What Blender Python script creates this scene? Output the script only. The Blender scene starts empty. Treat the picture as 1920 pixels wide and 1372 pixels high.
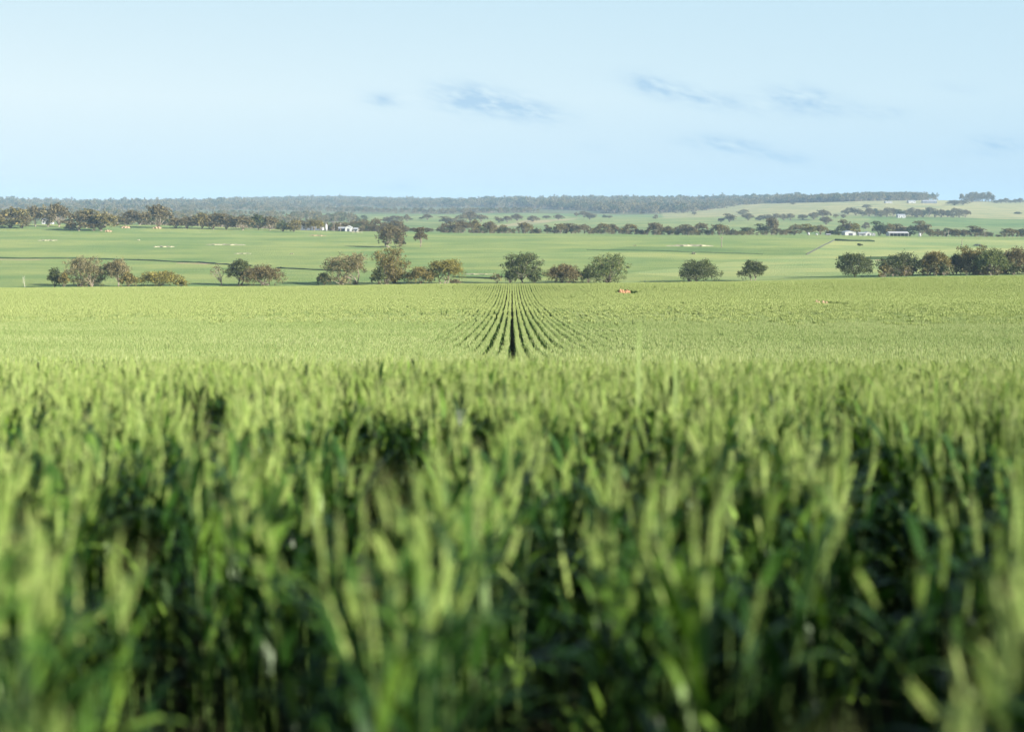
import bpy, math, random
import numpy as np
from math import radians as R, sin, cos, pi
from mathutils import Vector, Matrix

SC = bpy.context.scene
COL = SC.collection
# ------------------------------------------------------------------ camera
FPX = 2667.0                      # focal length in photo pixels (1920 wide)
CAMZ = 1.21
PITCH = R(6.23)                   # downward tilt
cd = bpy.data.cameras.new('camera'); cam = bpy.data.objects.new('camera', cd); COL.objects.link(cam)
cd.sensor_width = 36; cd.lens = 36 * FPX / 1920
cam.location = (0, 0, CAMZ); cam.rotation_euler = (pi/2 - PITCH, 0, 0)
cd.clip_start = 0.05; cd.clip_end = 30000
cd.dof.use_dof = True; cd.dof.focus_distance = 75; cd.dof.aperture_fstop = 2.1; cd.dof.aperture_blades = 0
SC.camera = cam
# ------------------------------------------------------------------ sun, sky, exposure
SUN_EL = R(21); SUN_AZ = R(123)   # azimuth clockwise from the view direction (+Y)
sd = Vector((sin(SUN_AZ)*cos(SUN_EL), cos(SUN_AZ)*cos(SUN_EL), sin(SUN_EL)))
sl = bpy.data.lights.new('sun', 'SUN'); sl.energy = 5.0; sl.angle = R(0.5); sl.color = (1.0, 0.93, 0.80)
so = bpy.data.objects.new('sun', sl); COL.objects.link(so)
so.rotation_euler = (-sd).to_track_quat('-Z', 'Y').to_euler(); so.location = (200, -200, 200)
SC.view_settings.view_transform = 'Standard'; SC.view_settings.look = 'None'
SC.view_settings.exposure = 1.32; SC.view_settings.gamma = 1; SC.view_settings.use_curve_mapping = False
SC.cycles.use_denoising = True
SC.cycles.max_bounces = 4; SC.cycles.diffuse_bounces = 2; SC.cycles.transmission_bounces = 2; SC.cycles.transparent_max_bounces = 8
SC.cycles.sample_clamp_indirect = 4.0

def nd(nt, t, **kw):
    n = nt.nodes.new(t)
    for k, v in kw.items():
        if k.startswith('i_'):
            key = k[2:]; key = int(key) if key.isdigit() else key
            n.inputs[key].default_value = v
        else: setattr(n, k, v)
    return n
def mth(nt, op, a, b=None, c=None, clamp=False):
    n = nt.nodes.new('ShaderNodeMath'); n.operation = op; n.use_clamp = clamp
    for i, x in enumerate((a, b, c)):
        if x is None: continue
        if isinstance(x, (int, float)): n.inputs[i].default_value = x
        else: nt.links.new(x, n.inputs[i])
    return n.outputs[0]
def mixc(nt, f, a, b, mode='MIX'):
    n = nt.nodes.new('ShaderNodeMix'); n.data_type = 'RGBA'; n.blend_type = mode
    for s, x in ((n.inputs[0], f), (n.inputs[6], a), (n.inputs[7], b)):
        if isinstance(x, (int, float)): s.default_value = x
        elif isinstance(x, (tuple, list)): s.default_value = tuple(x)[:3] + (1,)
        else: nt.links.new(x, s)
    return n.outputs[2]
def ramp(nt, fac, stops):
    n = nt.nodes.new('ShaderNodeValToRGB'); cr = n.color_ramp
    while len(cr.elements) < len(stops): cr.elements.new(0.5)
    for e, (p, c) in zip(cr.elements, stops):
        e.position = p; e.color = tuple(c)[:3] + (1,) if isinstance(c, (tuple, list)) else (c, c, c, 1)
    nt.links.new(fac, n.inputs[0]); return n.outputs[0]
def s2l(*c):
    return tuple(((x/255)/12.92 if x/255 <= .04045 else ((x/255+.055)/1.055)**2.4) for x in c)

W = bpy.data.worlds.new('World'); SC.world = W; W.use_nodes = True
nt = W.node_tree; nt.nodes.clear()
EXPK = 2 ** -SC.view_settings.exposure
sky = nd(nt, 'ShaderNodeTexSky', sky_type='NISHITA', sun_disc=False, sun_elevation=SUN_EL, sun_rotation=SUN_AZ)
SKYS = 0.06
tc = nd(nt, 'ShaderNodeTexCoord'); sp = nd(nt, 'ShaderNodeSeparateXYZ'); nt.links.new(tc.outputs['Generated'], sp.inputs[0])
X_, Y_, Z_ = sp.outputs
yy = mth(nt, 'MAXIMUM', Y_, 0.02)
px = mth(nt, 'DIVIDE', X_, yy); pz = mth(nt, 'DIVIDE', Z_, yy)
# low milky haze: pale, slightly bluer at the skyline, whiter to the left
def skc(*c): return tuple(x*EXPK/SKYS for x in s2l(*c))
vert_l = ramp(nt, mth(nt, 'MULTIPLY', Z_, 5.0), [(0.0, skc(209,234,247)), (0.12, skc(218,239,248)), (0.38, skc(230,247,252)), (0.72, skc(212,237,248)), (1.0, skc(197,229,244))])
vert_r = ramp(nt, mth(nt, 'MULTIPLY', Z_, 5.0), [(0.0, skc(191,223,243)), (0.12, skc(195,225,244)), (0.38, skc(207,234,247)), (0.72, skc(198,229,245)), (1.0, skc(185,219,240))])
for n in nt.nodes:
    if n.type == 'VALTORGB': n.color_ramp.interpolation = 'B_SPLINE' if False else 'LINEAR'
az = mth(nt, 'MULTIPLY_ADD', X_, 1.35, 0.5, clamp=True)
low = mixc(nt, az, vert_l, vert_r)
# thin blue-grey cloud scraps
nz = nd(nt, 'ShaderNodeTexNoise', i_Scale=1.0, i_Detail=6.0, i_Roughness=0.60)
cmb = nd(nt, 'ShaderNodeCombineXYZ'); nt.links.new(mth(nt, 'MULTIPLY', px, 48.0), cmb.inputs[0])
nt.links.new(mth(nt, 'MULTIPLY', mth(nt, 'ADD', pz, mth(nt, 'MULTIPLY', px, 0.22)), 150.0), cmb.inputs[1]); nt.links.new(cmb.outputs[0], nz.inputs['Vector'])
tot = None
for (u, v, su, sv, tilt, amp) in [(868,184,52,22,.05,1.1),(915,192,50,18,.2,.9),(985,206,62,18,.18,1.3),(1215,158,36,15,.2,1.0),(1300,182,90,14,.20,1.2),(1500,190,56,19,.12,1.6),
        (720,187,32,13,.1,.9),(1350,272,60,12,.1,1.3),(1455,292,60,10,.2,1.1),(1860,272,42,13,.05,1.5),(755,352,32,9,.0,.6),(1115,277,22,8,.1,.4),(1640,212,55,10,.1,.7),(1790,165,40,10,.1,.25),(1800,290,60,6,.0,.25),(935,352,30,5,0,.25)]:
    cx = (u-960)/FPX; cz = math.tan(-PITCH + math.atan((686-v)/FPX))
    dx = mth(nt, 'MULTIPLY', mth(nt, 'SUBTRACT', px, cx), FPX/su)
    dz = mth(nt, 'MULTIPLY', mth(nt, 'ADD', mth(nt, 'SUBTRACT', pz, cz), mth(nt, 'MULTIPLY', mth(nt, 'SUBTRACT', px, cx), tilt)), FPX/sv)
    r2 = mth(nt, 'ADD', mth(nt, 'MULTIPLY', dx, dx), mth(nt, 'MULTIPLY', dz, dz))
    g = mth(nt, 'MULTIPLY', mth(nt, 'POWER', 2.718, mth(nt, 'MULTIPLY', r2, -0.7)), amp)
    tot = g if tot is None else mth(nt, 'ADD', tot, g)
fr = mth(nt, 'GREATER_THAN', Y_, 0.1)
cl = mth(nt, 'MULTIPLY', mth(nt, 'MULTIPLY', ramp(nt, nz.outputs[0], [(0.32, 0.0), (0.70, 1.0)]), tot, clamp=True), fr)
low = mixc(nt, mth(nt, 'MULTIPLY', cl, 0.85), low, skc(172,208,236))
hf = ramp(nt, Z_, [(0.17, 1.0), (0.34, 0.0)])
col = mixc(nt, hf, sky.outputs[0], low)
# the haze layer brightens only the low sky
bg = nd(nt, 'ShaderNodeBackground', i_Strength=SKYS); nt.links.new(col, bg.inputs[0])
wo = nd(nt, 'ShaderNodeOutputWorld'); nt.links.new(bg.outputs[0], wo.inputs[0])

rng = np.random.default_rng(7)
random.seed(7)
# ------------------------------------------------------------------ mapping photo measurements to the ground plan
def slope(v): return math.tan(PITCH + math.atan((v-686)/FPX))          # metres down per metre away
def zat(v, Y): return CAMZ - Y*slope(v)
def xat(u, v, Y):
    yc = -(v-686)/FPX; fy = cos(PITCH) + yc*sin(PITCH)
    return Y*((u-960)/FPX)/fy
UC = np.array([-400, 0, 320, 640, 960, 1280, 1600, 1920, 2400], float)
TAB = {  # distance: picture height of the crop/ground surface along nine bearings
 100: [582,582,581,581,580,580,580,579,578],
 133: [568,568,567,566,564,563,560,557,556],
 160: [554,553,552,550,548,547,543,540,538],
 190: [542,541,539,536.5,533.5,532,524.5,520,518],
 230: [553,552,550,548,545,543,533,526,524],
 300: [548,547,545,542,540,537,527,521,519],
 400: [538,537.5,535.5,534,532,530,521,515.5,514],
 550: [494,494,495,496,497,497,495,494,494],
 700: [461,461,462,463,464,466,468,470,472],
 850: [436,436,440,444,446,449,452,454,455],
 1000:[421,421,424,432.5,436.5,441.5,441.5,445,447],
 1200:[421,423,429,440,444,447,448,450,451],
 1500:[413,416,423,428,430,433,434,437,438],
 1800:[407,409,413,416,417,420,420,427,428],
 2200:[401,402,404,406,407,409,402,408,410],
 2600:[395,396,398,400,400,401,387,394,396],
 3000:[391,391,393,395,395,394,378,384,386],
 3400:[388,388,390,392,391,387,375,380,382],
 4200:[380,380,385,383,382,376,377,378,380],
 5200:[382,382,382,376,380,380,384,383,384],
 7000:[388]*9, 15000:[393]*9 }
NEAR = [(-200,3.0),(-60,1.2),(-10,.1),(0,-.34),(1.2,-.44),(3.3,-.62),(6.7,-.85),(12,-1.37),(20,-2.12),(33,-3.22),(61,-4.93)]
YK = np.array([p[0] for p in NEAR] + list(TAB), float)
ZK = np.array([[p[1]+CAMZ]*9 for p in NEAR] + [[zat(v, y) for v in vs] for y, vs in TAB.items()], float)
def pchip(x, y, xi):
    h = np.diff(x); d = np.diff(y)/h; m = np.zeros_like(y)
    for i in range(1, len(x)-1):
        if d[i-1]*d[i] > 0:
            w1 = 2*h[i]+h[i-1]; w2 = h[i]+2*h[i-1]; m[i] = (w1+w2)/(w1/d[i-1]+w2/d[i])
    m[0] = d[0]; m[-1] = d[-1]
    k = np.clip(np.searchsorted(x, xi)-1, 0, len(x)-2); t = (xi-x[k])/h[k]
    return ((2*t**3-3*t**2+1)*y[k] + (t**3-2*t**2+t)*h[k]*m[k] + (-2*t**3+3*t**2)*y[k+1] + (t**3-t**2)*h[k]*m[k+1])
YF = np.concatenate([np.linspace(-200, 300, 1001), np.linspace(302, 1400, 800), np.linspace(1410, 15000, 900)])
ZF = np.stack([pchip(YK, ZK[:, c], YF) for c in range(9)], 1)
AC = (UC-960)/FPX
def swell(X, Y):
    a = np.sin(X/83+Y/140+1)*np.sin(Y/97-X/210) + .5*np.sin(X/37+2.1+Y/61)*np.sin(Y/53+X/71+.7)
    return a*np.clip((Y-380)/300, 0, 1)*0.55*np.clip(Y/900, .5, 2.2) + .10*np.sin(X/9+Y/23)*np.sin(Y/31-X/17)*np.clip((Y-40)/60, 0, 1)
def surf(X, Y):
    X = np.asarray(X, float); Y = np.asarray(Y, float)
    a = np.clip(X/np.maximum(Y, 60), AC[0], AC[-1]-1e-6)
    k = np.clip(np.searchsorted(AC, a)-1, 0, 7); t = (a-AC[k])/(AC[k+1]-AC[k])
    Z = np.stack([np.interp(Y, YF, ZF[:, c]) for c in range(9)], -1)
    g = lambda i: np.take_along_axis(Z, np.clip(i, 0, 8)[..., None], -1)[..., 0]
    p0, p1, p2, p3 = g(k-1), g(k), g(k+1), g(k+2)
    z = p1 + .5*t*(p2-p0 + t*(2*p0-5*p1+4*p2-p3 + t*(3*(p1-p2)+p3-p0)))
    return z + swell(X, Y)
CROP = 0.84
def ground(X, Y):
    X = np.asarray(X, float); Y = np.asarray(Y, float)
    return surf(X, Y) - CROP*(1-np.clip((Y-232)/30, 0, 1))
def hit(u, v, y0, y1, ynom=None):
    """first place between y0 and y1 where the sight line of a measured point meets the ground"""
    ys = np.linspace(y0, y1, 600); xs = np.array([xat(u, v, y) for y in ys]); z = ground(xs, ys)
    line = CAMZ - ys*slope(v); s = np.where(line <= z)[0]
    Y = ys[s[0]] if len(s) and s[0] > 0 else (ynom or (ys[int(np.argmin(np.abs(line-z)))]))
    X = xat(u, v, Y); return X, Y, float(ground(X, Y))

# ------------------------------------------------------------------ helpers
def mesh_from(name, V, F, mats, mi=None, smooth=False):
    me = bpy.data.meshes.new(name)
    V = np.asarray(V, np.float32).reshape(-1, 3)
    if isinstance(F, np.ndarray):
        k = F.shape[1]; me.vertices.add(len(V)); me.vertices.foreach_set('co', V.ravel())
        me.loops.add(F.size); me.loops.foreach_set('vertex_index', F.astype(np.int32).ravel())
        me.polygons.add(len(F)); me.polygons.foreach_set('loop_start', np.arange(0, F.size, k, dtype=np.int32))
        me.polygons.foreach_set('loop_total', np.full(len(F), k, np.int32))
    else:
        me.from_pydata([tuple(map(float, p)) for p in V], [], F)
    for m in mats: me.materials.append(m)
    if mi is not None: me.polygons.foreach_set('material_index', np.asarray(mi, np.int32))
    if smooth: me.polygons.foreach_set('use_smooth', np.ones(len(me.polygons), bool))
    me.update(calc_edges=True); return me
def add(name, me, parent=None, loc=(0,0,0), **props):
    o = bpy.data.objects.new(name, me); COL.objects.link(o); o.location = loc
    if parent is not None: o.parent = parent
    for k, v in props.items(): o[k] = v
    return o
def thing(name, label, cat, loc=(0,0,0), rz=0, group=None):
    o = bpy.data.objects.new(name, None); COL.objects.link(o); o.location = loc; o.rotation_euler = (0,0,rz)
    o.empty_display_size = .3; o['label'] = label; o['category'] = cat
    if group: o['group'] = group
    return o
class MB:
    def __init__(s): s.v = []; s.f = []; s.m = []
    def add(s, vs, fs, m=0):
        b = len(s.v); s.v += [tuple(p) for p in vs]; s.f += [tuple(i+b for i in f) for f in fs]; s.m += [m]*len(fs)
    def box(s, x0, x1, y0, y1, z0, z1, m=0):
        s.add([(x0,y0,z0),(x1,y0,z0),(x1,y1,z0),(x0,y1,z0),(x0,y0,z1),(x1,y0,z1),(x1,y1,z1),(x0,y1,z1)],
              [(0,3,2,1),(4,5,6,7),(0,1,5,4),(1,2,6,5),(2,3,7,6),(3,0,4,7)], m)
    def tube(s, pts, rads, n=6, m=0):
        pts = [Vector(p) for p in pts]; ring = []
        for i, p in enumerate(pts):
            d = (pts[min(i+1, len(pts)-1)]-pts[max(i-1, 0)]).normalized()
            a = d.cross(Vector((0.31,0.92,0.11))).normalized(); b = d.cross(a)
            ring.append([p + (a*cos(2*pi*k/n)+b*sin(2*pi*k/n))*rads[i] for k in range(n)])
        vs = [q for r in ring for q in r]
        fs = [(i*n+k, i*n+(k+1)%n, (i+1)*n+(k+1)%n, (i+1)*n+k) for i in range(len(pts)-1) for k in range(n)]
        fs.append(tuple(range(n-1, -1, -1))); fs.append(tuple((len(pts)-1)*n+k for k in range(n)))
        s.add(vs, fs, m)
    def me(s, name, mats, smooth=False):
        if not isinstance(mats, (list, tuple)): mats = [mats]
        return mesh_from(name, s.v, s.f, mats, s.m, smooth)

# ------------------------------------------------------------------ materials
def mat(name):
    m = bpy.data.materials.new(name); m.use_nodes = True; m.node_tree.nodes.clear(); return m, m.node_tree
def finish(t, bsdf, bump=None):
    o = nd(t, 'ShaderNodeOutputMaterial'); t.links.new(bsdf, o.inputs[0])
def plant_mat(name, c1, c2, c3=None, scale=3.0, trans=0.3, rough=0.55, spec=0.25, tint=None, rv=.55, big=0):
    """leaf-like: colour varies leaf to leaf (noise over position), light shows through"""
    m, t = mat(name)
    g = nd(t, 'ShaderNodeNewGeometry')
    nz = nd(t, 'ShaderNodeTexNoise', i_Scale=scale, i_Detail=3.0); t.links.new(g.outputs['Position'], nz.inputs['Vector'])
    rnd = g.outputs['Random Per Island']
    f = mth(t, 'MULTIPLY_ADD', nz.outputs[0], 0.9, mth(t, 'MULTIPLY', mth(t, 'SUBTRACT', rnd, 0.5), rv))
    if big:
        mp = nd(t, 'ShaderNodeMapping'); mp.inputs['Scale'].default_value = (.5, 1, 0); t.links.new(g.outputs['Position'], mp.inputs[0])
        n2 = nd(t, 'ShaderNodeTexNoise', i_Scale=.09, i_Detail=4.0); t.links.new(mp.outputs[0], n2.inputs['Vector'])
        f = mth(t, 'ADD', f, mth(t, 'MULTIPLY', mth(t, 'SUBTRACT', n2.outputs[0], .5), big))
    st = [(0.22, c1), (0.75, c2)] if c3 is None else [(0.2, c1), (0.5, c2), (0.8, c3)]
    c = ramp(t, f, st)
    oi = nd(t, 'ShaderNodeObjectInfo')
    if tint: c = mixc(t, mth(t, 'MULTIPLY', oi.outputs['Random'], .55), c, mixc(t, 1.0, c, tint, 'MULTIPLY'))
    p = nd(t, 'ShaderNodeBsdfPrincipled', i_Roughness=rough); t.links.new(c, p.inputs['Base Color']); p.inputs['Specular IOR Level'].default_value = spec
    tr = nd(t, 'ShaderNodeBsdfTranslucent'); t.links.new(mixc(t, 1.0, c, (1.0, 1.15, .45), 'MULTIPLY'), tr.inputs[0])
    mx = nd(t, 'ShaderNodeMixShader', i_0=trans); t.links.new(p.outputs[0], mx.inputs[1]); t.links.new(tr.outputs[0], mx.inputs[2])
    finish(t, mx.outputs[0]); return m
def plain_mat(name, c, c2=None, scale=2.0, rough=0.7, bump=0.3, spec=.3, metal=0, stretch=None):
    m, t = mat(name)
    tcn = nd(t, 'ShaderNodeTexCoord'); vec = tcn.outputs['Object']
    if stretch:
        mp = nd(t, 'ShaderNodeMapping'); mp.inputs['Scale'].default_value = stretch; t.links.new(vec, mp.inputs[0]); vec = mp.outputs[0]
    nz = nd(t, 'ShaderNodeTexNoise', i_Scale=scale, i_Detail=6.0, i_Roughness=.6); t.links.new(vec, nz.inputs['Vector'])
    cc = ramp(t, nz.outputs[0], [(0.3, c), (0.7, c2 or tuple(x*.8 for x in c))])
    p = nd(t, 'ShaderNodeBsdfPrincipled', i_Roughness=rough, i_Metallic=metal); p.inputs['Specular IOR Level'].default_value = spec
    t.links.new(cc, p.inputs['Base Color'])
    if bump:
        b = nd(t, 'ShaderNodeBump', i_Strength=bump, i_Distance=.1); t.links.new(nz.outputs[0], b.inputs['Height']); t.links.new(b.outputs[0], p.inputs['Normal'])
    finish(t, p.outputs[0]); return m

M_HEAD = plant_mat('wheat_head', (.165,.255,.075), (.27,.35,.13), (.37,.425,.20), big=.9, scale=1.3, trans=.22, rough=.6)
M_HEADN = plant_mat('wheat_head_green', (.16,.26,.055), (.285,.395,.105), (.41,.495,.17), scale=2.2, trans=.2, rough=.55)
M_LEAF = plant_mat('wheat_leaf', (.012,.042,.008), (.034,.095,.015), (.17,.29,.045), scale=2.6, trans=.22, rough=.45, spec=.35, rv=.85)
M_STALK = plant_mat('wheat_stalk', (.03,.07,.015), (.08,.13,.03), scale=2, trans=.0)
M_AWN = plant_mat('wheat_awn', (.26,.33,.11), (.36,.40,.17), scale=2, trans=.3)

# ------------------------------------------------------------------ the ground: one sheet to the horizon
def inside(px_, py_, poly):
    r = np.zeros(px_.shape, bool); n = len(poly)
    for i in range(n):
        x0, y0 = poly[i]; x1, y1 = poly[(i+1) % n]
        c = ((y0 > py_) != (y1 > py_)) & (px_ < (x1-x0)*(py_-y0)/(y1-y0+1e-9)+x0)
        r ^= c
    return r
def plan(pts, y0=400, y1=1300):      # measured outline -> plan outline
    return [hit(u, v, y0, y1)[:2] for u, v in pts]
ys = np.concatenate([np.linspace(-150, 0, 30), np.linspace(1, 260, 200)[0:], np.geomspace(264, 1500, 520), np.geomspace(1510, 5500, 300), np.geomspace(5600, 8000, 12)])
ss = np.linspace(-1, 1, 521)
XG = ss[None, :]*(70 + .56*np.abs(ys[:, None])); YG = np.repeat(ys[:, None], len(ss), 1)
ZG = ground(XG, YG)
V = np.stack([XG, YG, ZG], -1).reshape(-1, 3)
nr, nc = XG.shape
ii = np.arange((nr-1)*(nc-1)); rr = ii//(nc-1); cc = ii % (nc-1); b0 = rr*nc+cc
F = np.stack([b0, b0+1, b0+nc+1, b0+nc], 1)
# field tints (albedo of what grows there)
def fields():
    C = np.zeros((nr, nc, 3)); C[:] = (.255,.325,.135)                      # green crop of the middle slope
    A = XG/np.maximum(YG, 60)
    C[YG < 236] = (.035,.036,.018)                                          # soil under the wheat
    C[(YG > 236) & (YG < 390)] = (.26,.33,.10)
    # darker green block between the bearings, paler crop to its right
    pale = plan([(1180,512),(1300,500),(1385,489),(1450,480),(1512,478),(1566,449),(1640,447),(2300,447),(2300,515),(1600,516),(1400,526)], 395, 1100)
    C[inside(XG, YG, pale)] = (.34,.395,.185)
    strip = plan([(960,474),(1200,474),(1420,481),(1512,478),(1450,483),(1385,490),(1200,482),(960,480),(700,486),(640,480)], 420, 1000)
    C[inside(XG, YG, strip)] = (.30,.36,.155)
    dk = plan([(1180,462),(1512,468),(1512,477),(1440,479),(1280,474),(1120,471)], 420, 1000)
    C[inside(XG, YG, dk)] = (.185,.265,.11)
    C[(YG > 1000)] = (.19,.25,.105)
    C[(YG > 1000) & (A > .12) ] = (.215,.28,.12)
    far = YG > 1650
    C[far] = (.25,.30,.13)
    C[far & (A < -.10)] = (.18,.22,.10)
    C[(YG > 2300) & (A > -.2)] = (.19,.26,.12)
    C[(YG > 2550)] = (.16,.17,.10)
    tan = (YG > 2180 - 300*np.clip((A-.3)*6, 0, 1)) & (A > .105) & (YG < 3500)
    C[tan] = (.37,.355,.20)
    grn = (YG > 1750) & (YG < 2120) & (A > .25)
    C[grn] = (.17,.25,.09)
    sand = plan([(915,424),(965,418),(985,412),(1085,408),(1060,414),(1000,421),(940,427)], 1300, 2600)
    C[inside(XG, YG, sand)] = (.38,.34,.22)
    return C
CG = fields()
# blur the borders a little
CG[1:-1, 1:-1] = (CG[1:-1, 1:-1]*4 + CG[:-2, 1:-1] + CG[2:, 1:-1] + CG[1:-1, :-2] + CG[1:-1, 2:])/8
def terrain_mat():
    m, t = mat('crop_and_pasture')
    at = nd(t, 'ShaderNodeAttribute', attribute_name='field')
    g = nd(t, 'ShaderNodeNewGeometry')
    def noise(sc, det=4.0, rough=.55, vec=(1,1,1)):
        mp = nd(t, 'ShaderNodeMapping'); mp.inputs['Scale'].default_value = vec; t.links.new(g.outputs['Position'], mp.inputs[0])
        n = nd(t, 'ShaderNodeTexNoise', i_Scale=sc, i_Detail=det, i_Roughness=rough); t.links.new(mp.outputs[0], n.inputs['Vector']); return n.outputs[0]
    n1 = noise(.014, 6, .62, (1,1.3,0)); n2 = noise(.22, 5, .7, (1,.5,0)); n3 = noise(1.6, 3, .7, (1,.35,0)); n4 = noise(.045, 4, .6, (.45,1.4,0))
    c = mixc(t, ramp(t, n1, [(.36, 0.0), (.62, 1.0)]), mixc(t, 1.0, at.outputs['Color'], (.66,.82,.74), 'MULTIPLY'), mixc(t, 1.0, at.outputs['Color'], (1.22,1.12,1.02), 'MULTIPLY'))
    c = mixc(t, ramp(t, n4, [(.56, 0.0), (.72, .55)]), c, mixc(t, 1.0, c, (.62,.80,.66), 'MULTIPLY'))
    c = mixc(t, ramp(t, n2, [(.35, 0.0), (.7, .5)]), c, mixc(t, 1.0, c, (1.18,1.12,.9), 'MULTIPLY'))
    c = mixc(t, ramp(t, n3, [(.4, 0.45), (.65, 0.0)]), c, mixc(t, 1.0, c, (.6,.68,.55), 'MULTIPLY'))
    p = nd(t, 'ShaderNodeBsdfPrincipled', i_Roughness=.9); p.inputs['Specular IOR Level'].default_value = .1
    t.links.new(c, p.inputs['Base Color'])
    bn = nd(t, 'ShaderNodeBump', i_Strength=.8, i_Distance=.5); t.links.new(n3, bn.inputs['Height']); t.links.new(bn.outputs[0], p.inputs['Normal'])
    finish(t, p.outputs[0]); return m
gm = mesh_from('ground', V, F, [terrain_mat()], smooth=True)
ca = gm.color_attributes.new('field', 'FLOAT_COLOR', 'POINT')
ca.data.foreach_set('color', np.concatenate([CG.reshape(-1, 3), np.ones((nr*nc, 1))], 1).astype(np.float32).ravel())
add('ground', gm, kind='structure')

# ------------------------------------------------------------------ scattering (for what nobody could count)
def scatter_group(name, coll):
    ng = bpy.data.node_groups.new(name, 'GeometryNodeTree')
    ng.interface.new_socket('Geometry', in_out='INPUT', socket_type='NodeSocketGeometry')
    ng.interface.new_socket('Geometry', in_out='OUTPUT', socket_type='NodeSocketGeometry')
    N = ng.nodes; L = ng.links
    gi = N.new('NodeGroupInput'); go = N.new('NodeGroupOutput'); ip = N.new('GeometryNodeInstanceOnPoints')
    ci = N.new('GeometryNodeCollectionInfo'); ci.inputs['Collection'].default_value = coll
    ci.inputs['Separate Children'].default_value = True; ci.inputs['Reset Children'].default_value = True
    def na(nm, ty):
        a = N.new('GeometryNodeInputNamedAttribute'); a.data_type = ty; a.inputs['Name'].default_value = nm; return a.outputs['Attribute']
    er = N.new('FunctionNodeEulerToRotation'); L.new(na('rot', 'FLOAT_VECTOR'), er.inputs[0])
    L.new(gi.outputs[0], ip.inputs['Points']); L.new(ci.outputs[0], ip.inputs['Instance']); ip.inputs['Pick Instance'].default_value = True
    L.new(na('pick', 'INT'), ip.inputs['Instance Index']); L.new(er.outputs[0], ip.inputs['Rotation']); L.new(na('siz', 'FLOAT_VECTOR'), ip.inputs['Scale'])
    L.new(ip.outputs[0], go.inputs[0]); return ng
def scatter(name, P, rot, siz, pick, meshes, **props):
    coll = bpy.data.collections.new(name + '_kinds')
    for i, me in enumerate(meshes):
        o = bpy.data.objects.new('%s_kind_%02d' % (name, i), me); coll.objects.link(o)
    me = bpy.data.meshes.new(name); me.vertices.add(len(P)); me.vertices.foreach_set('co', np.asarray(P, np.float32).ravel())
    me.attributes.new('rot', 'FLOAT_VECTOR', 'POINT').data.foreach_set('vector', np.asarray(rot, np.float32).ravel())
    me.attributes.new('siz', 'FLOAT_VECTOR', 'POINT').data.foreach_set('vector', np.asarray(siz, np.float32).ravel())
    me.attributes.new('pick', 'INT', 'POINT').data.foreach_set('value', np.asarray(pick, np.int32).ravel())
    o = add(name, me, **props); md = o.modifiers.new('scatter', 'NODES'); md.node_group = scatter_group(name, coll); return o

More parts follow.
